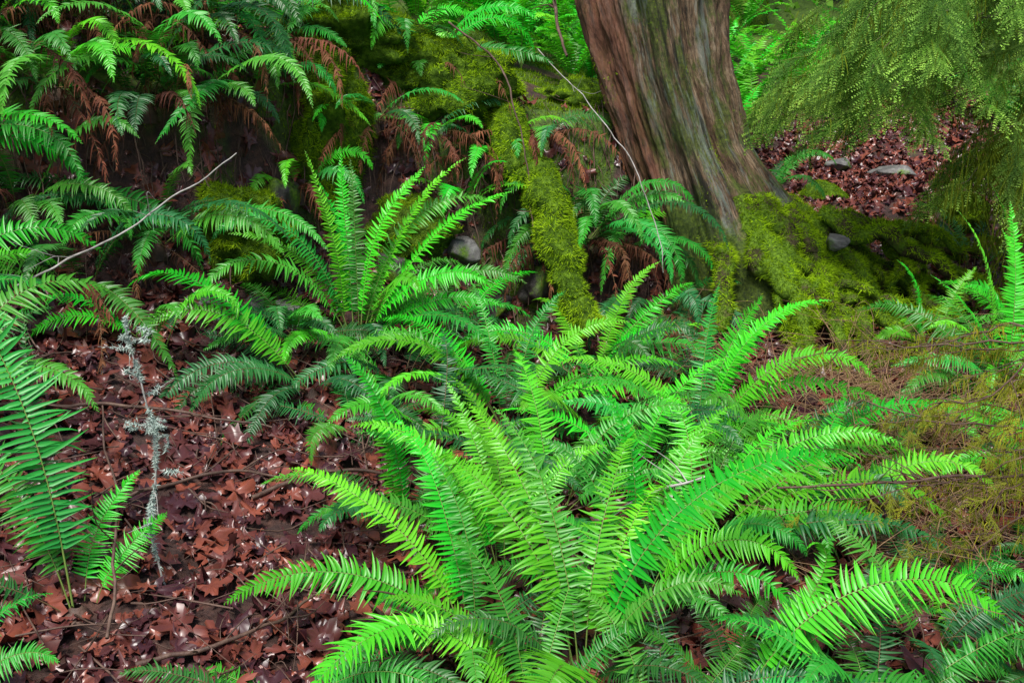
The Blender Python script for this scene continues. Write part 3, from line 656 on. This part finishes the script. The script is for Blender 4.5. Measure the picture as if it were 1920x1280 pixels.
branch([(.155,6.0,1.84),(.40,5.6,1.56),(.62,5.3,1.28),(.73,5.15,1.0),(.78,5.05,.72)], (.0025,.003,.003,.002), M_pale, pl, 3, 2, wob=.03)
branch([(.32,3.0,.3),(.48,3.0,.40),(.64,2.98,.47)], (.005,.005,.003), M_pale, pl, 2, 3)
branch([(-.35,5.9,2.0),(-.05,5.5,1.7),(.05,5.35,1.35),(.12,5.2,.85)], (.006,.005,.004,.003), M_twig, dk, 5, 4)
branch([(.2,7.3,2.5),(.28,6.8,2.1),(.33,6.4,1.8)], (.014,.012,.008), M_twig, dk, 3, 5)
branch([G(-.42,2.35,.05),G(-.28,2.45,.1),G(-.26,2.67,.12)], (.014,.012,.007), M_twig, dk, 3, 6)
branch([G(-.05,2.2,.05),G(-.3,2.4,.08),G(-.45,2.8,.05)], (.010,.008,.004), M_twig, dk, 3, 7)
branch([G(-1.1,2.4,.1),G(-1.2,2.8,.2),G(-1.4,3.2,.25)], (.005,.004,.003), M_twig, dk, 5, 8)
branch([G(-.9,3.2,.05),G(-.6,3.4,.06),G(-.3,3.4,.04)], (.009,.007,.004), M_twig, dk, 4, 9)
branch([(.85,2.95,.42),(1.3,2.97,.44),(1.75,3.0,.46),(2.3,3.05,.48)], (.004,.005,.005,.003), M_twig, "dark twiggy branch draped with yellow moss", 16, 10, wob=.015)
branch([G(-2.0,3.2,.08),G(-1.5,3.5,.06),G(-.9,3.6,.06)], (.008,.007,.004), M_twig, dk, 6, 11)
branch([G(-1.3,3.0,.05),G(-1.0,3.25,.08),G(-.75,3.3,.05)], (.007,.006,.004), M_twig, dk, 4, 13)
branch([G(-1.0,2.35,.05),G(-.75,2.5,.07),G(-.6,2.75,.05)], (.008,.006,.004), M_twig, dk, 4, 14)
o, V, F = branch([G(-1.05,2.75,.0),(-1.10,2.78,.40),(-1.07,2.82,.62),(-1.12,2.86,.80),(-1.16,2.88,1.0)], (.0035,.0035,.003,.002), M_pale, "upright dead stick crusted with pale blue-green lichen", 16, 12, "lichen_branch", tl=(.03,.09), wob=.03)
fuzz_obj(o, V, F, 4200, M_lich, name="lichen", ln=.013, w=.0019, spread=2.0, down=.3, clump=26, mask=lambda c: (fbm(c[:,0]*20, c[:,1]*20, c[:,2]*20) > .47).astype(float)*(c[:,2] > .1)+.04)

parts = []
def tangle(n, cx_, cy_, sx_, sy_, lr, zr=(.1,1.2)):
    for i in range(n):
        p = np.array([R.normal(cx_,sx_), R.normal(cy_,sy_), 0]); p[2] = float(H(p[0], p[1]))+.05
        d = np.array([R.randn(), R.randn()*.5, R.uniform(*zr)]); d /= np.linalg.norm(d); l = R.uniform(*lr)
        v, f, _ = tube([p, p+d*l*.5, p+d*l*.85+[R.randn()*.06, R.randn()*.06, -.02], p+d*l+[R.randn()*.12, R.randn()*.1, -.08]], (.002,.0016,.0011,.0006), 9, 4); parts.append((v, f))
tangle(380, 1.6, 4.1, .28, .32, (.2,.6)); tangle(260, 1.6, 3.2, .28, .35, (.15,.5)); tangle(90, .9, 4.9, .3, .3, (.15,.4))
V, F = join(parts)
add("dry_twigs", build_mesh("dry_twigs", V, [(F, 0)], [M_dry]), kind="stuff", label="tangle of fine dry tan twigs between ferns", category="twigs")

# ---------------------------------------------------------------- hemlock sprays
def spray_template(L=.28, nt=14, needle=.014, step=.0125, w_=.0036, wild=.25):
    Vs = []; Fs = []; Cs = []; off = 0
    def needles(p0, d, l, up, bright):
        nonlocal off
        side = np.cross(up, d); m = max(int(l/step), 2)
        for k in range(m):
            t = (k+.5)/m; p = p0+d*l*t+np.array([0,0,-.3*l*t*t])
            for sg in (1, -1):
                q = (side*sg*.9+d*.6)+R.randn(3)*.12; q /= np.linalg.norm(q); nl_ = needle*(1-.45*t)*R.uniform(.7,1.3)
                w = d*w_; e = p+q*nl_
                Vs.extend([p-w, p+w, e+w*.5, e-w*.5]); Fs.append((off, off+1, off+2, off+3)); off += 4
                c = R.rand()*.7; Cs.extend([(c, bright*t*t, 0)]*4)
    up = np.array([0,0,1.])
    for i in range(nt):
        t = (i+1)/nt; x = L*t; z = -.4*L*t*t; sg = 1 if i % 2 else -1
        l = (.14*(1-t)**.8+.015)*R.uniform(.4,1.2)
        an = .75+R.randn()*wild*.5
        d = np.array([math.cos(an), sg*math.sin(an), -.25+R.randn()*wild*.5]); d /= np.linalg.norm(d)
        needles(np.array([x,0,z]), d, l, up, 1.4)
    needles(np.array([0,0,0]), np.array([1,0,-.1]), L, up, .6)
    w = .0015
    Vs.extend([np.array([0,-w,0]), np.array([0,w,0]), np.array([L,w,-.25*L]), np.array([L,-w,-.25*L])]); Fs.append((off, off+1, off+2, off+3)); Cs.extend([(0,0,0)]*4)
    return np.array(Vs), np.array(Fs), np.array(Cs)
SP = [spray_template() for _ in range(6)]
SPB = [spray_template(nt=8, needle=.03, step=.03, w_=.009) for _ in range(3)]
def scatter_sprays(P, D, S, roll=.5, T=None, lean=(0,0,1.)):
    T = T or SP
    Vs = []; Fs = []; Cs = []; off = 0
    for i in range(len(P)):
        v, f, c = T[i % len(T)]
        d = D[i]/np.linalg.norm(D[i]); up = np.array(lean)+R.randn(3)*roll
        s = np.cross(up, d); s /= np.linalg.norm(s); u = np.cross(d, s)
        Vs.append(P[i]+(v[:, :1]*d+v[:, 1:2]*s+v[:, 2:]*u)*S[i]); Fs.append(f+off); off += len(v)
        cc = c.copy(); k = R.uniform(.0, 1.2); cc[:, 0] *= k; cc[:, 1] *= k; Cs.append(np.clip(cc, 0, 1))
    return np.concatenate(Vs), np.concatenate(Fs), np.concatenate(Cs)
def strands(P, n, lr, w=.0035, spread=.05):
    idx = R.randint(len(P), size=n); p = P[idx]+R.randn(n, 3)*spread*np.array([1,1,.4])
    l = R.uniform(*lr, (n, 1)); a = R.rand(n)*6.28; sd = np.stack([np.cos(a), np.sin(a), 0*a], 1)*w*R.uniform(.5,1.3,(n,1))
    j = R.randn(n, 3)*np.array([.25,.25,.0]); m = p+np.array([0,0,-.5])*l+j*l*.6; e = p+np.array([0,0,-1.])*l+j*l
    V = np.stack([p-sd, p+sd, m+sd*.8, m-sd*.8, e+sd*.15, e-sd*.15], 1).reshape(-1, 3)
    b = np.arange(n)*6
    F = np.concatenate([np.stack([b, b+1, b+2, b+3], 1), np.stack([b+3, b+2, b+4, b+5], 1)])
    c = np.repeat(R.rand(n), 6); return V, F, np.stack([c, c*0, c*0], 1)

ho = np.array([4.6, 6.4, float(H(4.6, 6.4))])
hem = bpy.data.objects.new("hemlock_tree", None); COL.objects.link(hem); hem.location = ho
hem["label"] = "hemlock with drooping feathery light green branches and hanging moss"; hem["category"] = "tree"
v, f, _ = tube([ho-[0,0,.2], ho+[0.02,0,1.5], ho+[-.03,.05,3.5], ho+[0,0,7]], (.24,.18,.15,.08), 50, 20, amp=.15, freq=5)
add("trunk", build_mesh("trunk", v-ho, [(f, 0)], [M_mbark], smooth=True), parent=hem)
for i in range(22):
    lowb = i < 4
    z0 = 1.25+.09*i+R.uniform(-.05,.05); tx = R.uniform(2.35, 2.7) if lowb else R.uniform(1.30, 1.9); ty = R.uniform(4.8, 6.0)
    zt = (1.12+.06*i if lowb else 1.36+.040*(i-4))+R.uniform(-.08,.08)
    p0 = ho+np.array([0,0,z0]); p3 = np.array([tx, ty, zt])
    p1 = p0*.66+p3*.34+[0,0,.22]; p2 = p0*.3+p3*.7+[0,0,.14]
    v, f, P = tube([p0, p1, p2, p3], (.022,.013,.007,.002), 44, 7, amp=.2, freq=15, wob=.10, seed=i*2.)
    br = add("branch", build_mesh("branch", v-ho, [(f, 0)], [M_mbark], smooth=True), parent=hem)
    P = P[10:]
    sp_, sd_, ss_ = [], [], []
    ax = P[-1]-P[0]; ax /= np.linalg.norm(ax); side = np.cross(ax, [0,0,1])
    sec = [P]
    for k in range(2, len(P)-1, 4):
        sg = 1 if (k//4) % 2 else -1; l = .5*(1-k/len(P))+.16
        d = ax*.6+side*sg*R.uniform(.3,1); d[2] -= R.uniform(0,.35); d /= np.linalg.norm(d)
        q = np.array([P[k]+d*l*t+[0,0,-.25*l*t*t] for t in np.linspace(0, 1, 6)]); sec.append(q)
        for t in range(1, 6):
            for s2 in (1, -1):
                dd = d+np.cross(d, [0,0,1])*s2*R.uniform(.2,1.0)+[0,0,-.4]+R.randn(3)*.22
                sp_.append(q[t]); sd_.append(dd); ss_.append(R.uniform(.4,.9))
    for k in range(2, len(P), 2):
        sp_.append(P[k]); sd_.append(ax+side*R.uniform(-1,1)+[0,0,-.4]); ss_.append(R.uniform(.5,.9))
    sv, sf, sc = scatter_sprays(np.array(sp_), np.array(sd_), np.array(ss_), roll=.22, lean=(-.1,-.65,.75))
    add("foliage", build_mesh("foliage", sv-ho, [(sf, 0)], [M_needle], sc), parent=br)
    hv, hf, hc = strands(np.concatenate(sec), 320 if not lowb else 1000, (.02,.12) if not lowb else (.05,.28), w=.0024)
    add("hanging_moss", build_mesh("hanging_moss", hv-ho, [(hf, 0)], [M_hmoss], hc), parent=br)
for i in range(8):
    p0 = ho+np.array([0,0,.45+.14*i]); p3 = np.array([R.uniform(2.5,2.95), R.uniform(5.4,6.4), .68+.12*i])
    v, f, P = tube([p0, (p0+p3)/2+[0,0,.1], p3], (.018,.010,.003), 30, 6, wob=.12, seed=i*7.)
    br = add("branch", build_mesh("branch", v-ho, [(f, 0)], [M_mbark], smooth=True), parent=hem)
    sec = [P[6:]]
    for k in range(7, 29, 2):
        d = R.randn(3)*.7+np.array([-.4,0,-.3]); d /= np.linalg.norm(d); sec.append(np.array([P[k]+d*.35*t+[0,0,-.15*t*t] for t in np.linspace(0,1,8)]))
    hv, hf, hc = strands(np.concatenate(sec), 1200, (.02,.15), spread=.02, w=.0028)
    add("hanging_moss", build_mesh("hanging_moss", hv-ho, [(hf, 0)], [M_hmoss], hc), parent=br)

yo = np.array([2.35, 3.3, float(H(2.35, 3.3))])
yt = bpy.data.objects.new("conifer_sapling", None); COL.objects.link(yt); yt.location = yo
yt["label"] = "small drooping conifer sapling with yellow-green mossy sprays"; yt["category"] = "tree"
v, f, _ = tube([yo-[0,0,.1], yo+[.02,0,.5], yo+[0,0,1.0]], (.02,.015,.006), 20, 8)
add("trunk", build_mesh("trunk", v-yo, [(f, 0)], [M_mbark], smooth=True), parent=yt)
for i in range(20):
    p0 = yo+np.array([0,0,.12+.035*i]); p3 = np.array([R.uniform(1.1,1.85), R.uniform(2.35,3.9), .14+.03*i+R.uniform(0,.1)])
    v, f, P = tube([p0, (p0+p3)/2+[0,0,.08], p3], (.006,.004,.0015), 26, 5, wob=.08, seed=i*5.)
    parts = [(v, f)]; sec = [P[2:]]
    ax = P[-1]-P[0]; ax /= np.linalg.norm(ax); side = np.cross(ax, [0,0,1])
    for k in range(2, 26, 2):
        d = ax*.5+side*R.uniform(-1,1)+[0,0,R.uniform(-.4,.2)]; d /= np.linalg.norm(d); l = R.uniform(.08,.25)
        v2_, f2_, P2 = tube([P[k], P[k]+d*l*.5+R.randn(3)*.01, P[k]+d*l+[0,0,-.03]], (.002,.0015,.0007), 8, 4); parts.append((v2_, f2_)); sec.append(P2)
    v, f = join(parts); S_ = np.concatenate(sec)
    br = add("branch", build_mesh("branch", v-yo, [(f, 0)], [M_twig]), parent=yt)
    n = 36; idx = R.randint(len(S_), size=n)
    sv, sf, sc = scatter_sprays(S_[idx], np.array([ax*.6+side*R.uniform(-1,1)+R.randn(3)*.3+[0,0,-.2] for _ in range(n)]), R.uniform(.15,.38,n))
    add("foliage", build_mesh("foliage", sv-yo, [(sf, 0)], [M_yneedle], sc), parent=br)
    hv, hf, hc = strands(S_, 320, (.01,.07), w=.0016, spread=.010)
    add("hanging_moss", build_mesh("hanging_moss", hv-yo, [(hf, 0)], [M_yneedle], hc), parent=br)

# ---------------------------------------------------------------- background trees
bg = [(-.30,9.6,.09),(.02,9.9,.11),(-1.3,12.5,.2),(.55,14,.22),(1.35,13,.12),(3.0,13.5,.2),(4.2,12.5,.18),(5.2,14,.25),(-2.8,11.5,.22),(-4.5,13,.25),(-.9,16,.25),(2.2,17,.25),(.2,19,.3),(6.5,17,.3),(-3.5,17,.3),(4.0,19,.3)]
for i, (x, y, r) in enumerate(bg):
    b0 = np.array([x, y, float(H(x, y))-.2])
    t = bpy.data.objects.new("background_tree", None); COL.objects.link(t); t.location = b0
    t["label"] = "slender moss-covered forest tree with drooping green branches"; t["category"] = "tree"; t["group"] = "mossy trees on the slope"
    lx = R.uniform(-.3,.3)
    v, f, P = tube([b0, b0+[lx*.3,0,2], b0+[lx,0,5], b0+[lx*1.3,0,9]], (r*1.4,r,r*.85,r*.5), 60, 16, amp=.25, freq=4)
    tr = add("trunk", build_mesh("trunk", v-b0, [(f, 0)], [M_moss if (i % 2 == 0 or i < 2) else M_mbark], smooth=True), parent=t)
    if y < 14: fuzz_obj(tr, v-b0, f, 7000, ln=.05, w=.006)
    sp_, sd_, ss_ = [], [], []
    for k in range(14):
        z = R.uniform(1.5 if i < 2 else .8, 5); a = R.rand()*6.28; L = R.uniform(.6,1.6)
        for q in np.linspace(.15, 1, 9):
            sp_.append(b0+np.array([lx*z/5+math.cos(a)*L*q, math.sin(a)*L*q, z-.35*L*q*q])); sd_.append(np.array([math.cos(a)+R.randn()*.6, math.sin(a)+R.randn()*.6, -.5])); ss_.append(R.uniform(1.0,1.9))
    sv, sf, sc = scatter_sprays(np.array(sp_), np.array(sd_), np.array(ss_), T=SPB, lean=(0,-.5,.8))
    add("crown", build_mesh("crown", sv-b0, [(sf, 0)], [M_bneedle], sc), parent=t)
n = 60000
tx = R.uniform(-14, 16, n); ty = R.uniform(12.5, 26, n); tz = H(tx, ty)+R.rand(n)**1.5*6*(.3+vn(tx*.7, ty*.7, 1.))
p = np.stack([tx, ty, tz], 1); a = R.randn(n, 3); a /= np.linalg.norm(a, axis=1)[:, None]; b = np.cross(a, R.randn(n, 3)); b /= np.linalg.norm(b, axis=1)[:, None]
s = R.uniform(.03,.10,(n,1)); V = np.stack([p-a*s, p-b*s*.5, p+a*s, p+b*s*.5], 1).reshape(-1, 3); c = np.repeat(R.rand(n), 4)
add("forest_thicket", build_mesh("forest_thicket", V, [(np.arange(n*4).reshape(-1,4), 0)], [M_bneedle], np.stack([c,c*.5,c*0],1)), kind="stuff", label="dense bright leafy undergrowth filling the far forest", category="undergrowth")

# ---------------------------------------------------------------- light, world, camera
w = bpy.data.worlds.new("World"); scene.world = w; w.use_nodes = True
nt = w.node_tree; bgn = nt.nodes["Background"]
sky = nt.nodes.new("ShaderNodeTexSky"); sky.sky_type = 'NISHITA'; sky.sun_disc = False
sky.sun_elevation = rad(62); sky.sun_rotation = rad(200); sky.air_density = 1.0; sky.dust_density = 3.0
nt.links.new(sky.outputs[0], bgn.inputs[0]); bgn.inputs[1].default_value = .135
sl = bpy.data.lights.new("sun", 'SUN'); sl.energy = 5.0; sl.angle = rad(16); sl.color = (1, .97, .91)
so = bpy.data.objects.new("sun", sl); COL.objects.link(so)
el, ro = rad(62), rad(200)
d = Vector((math.sin(ro)*math.cos(el), math.cos(ro)*math.cos(el), math.sin(el)))
so.rotation_euler = d.to_track_quat('Z', 'Y').to_euler()
cam = bpy.data.cameras.new("camera"); cam.lens = 35; cam.sensor_width = 36; cam.clip_end = 300; cam.clip_start = .05
co = bpy.data.objects.new("camera", cam); COL.objects.link(co)
co.location = (0, 0, 1.7); co.rotation_euler = (rad(75), 0, 0)
scene.camera = co
scene.view_settings.view_transform = 'Standard'; scene.view_settings.look = 'None'; scene.view_settings.exposure = 0
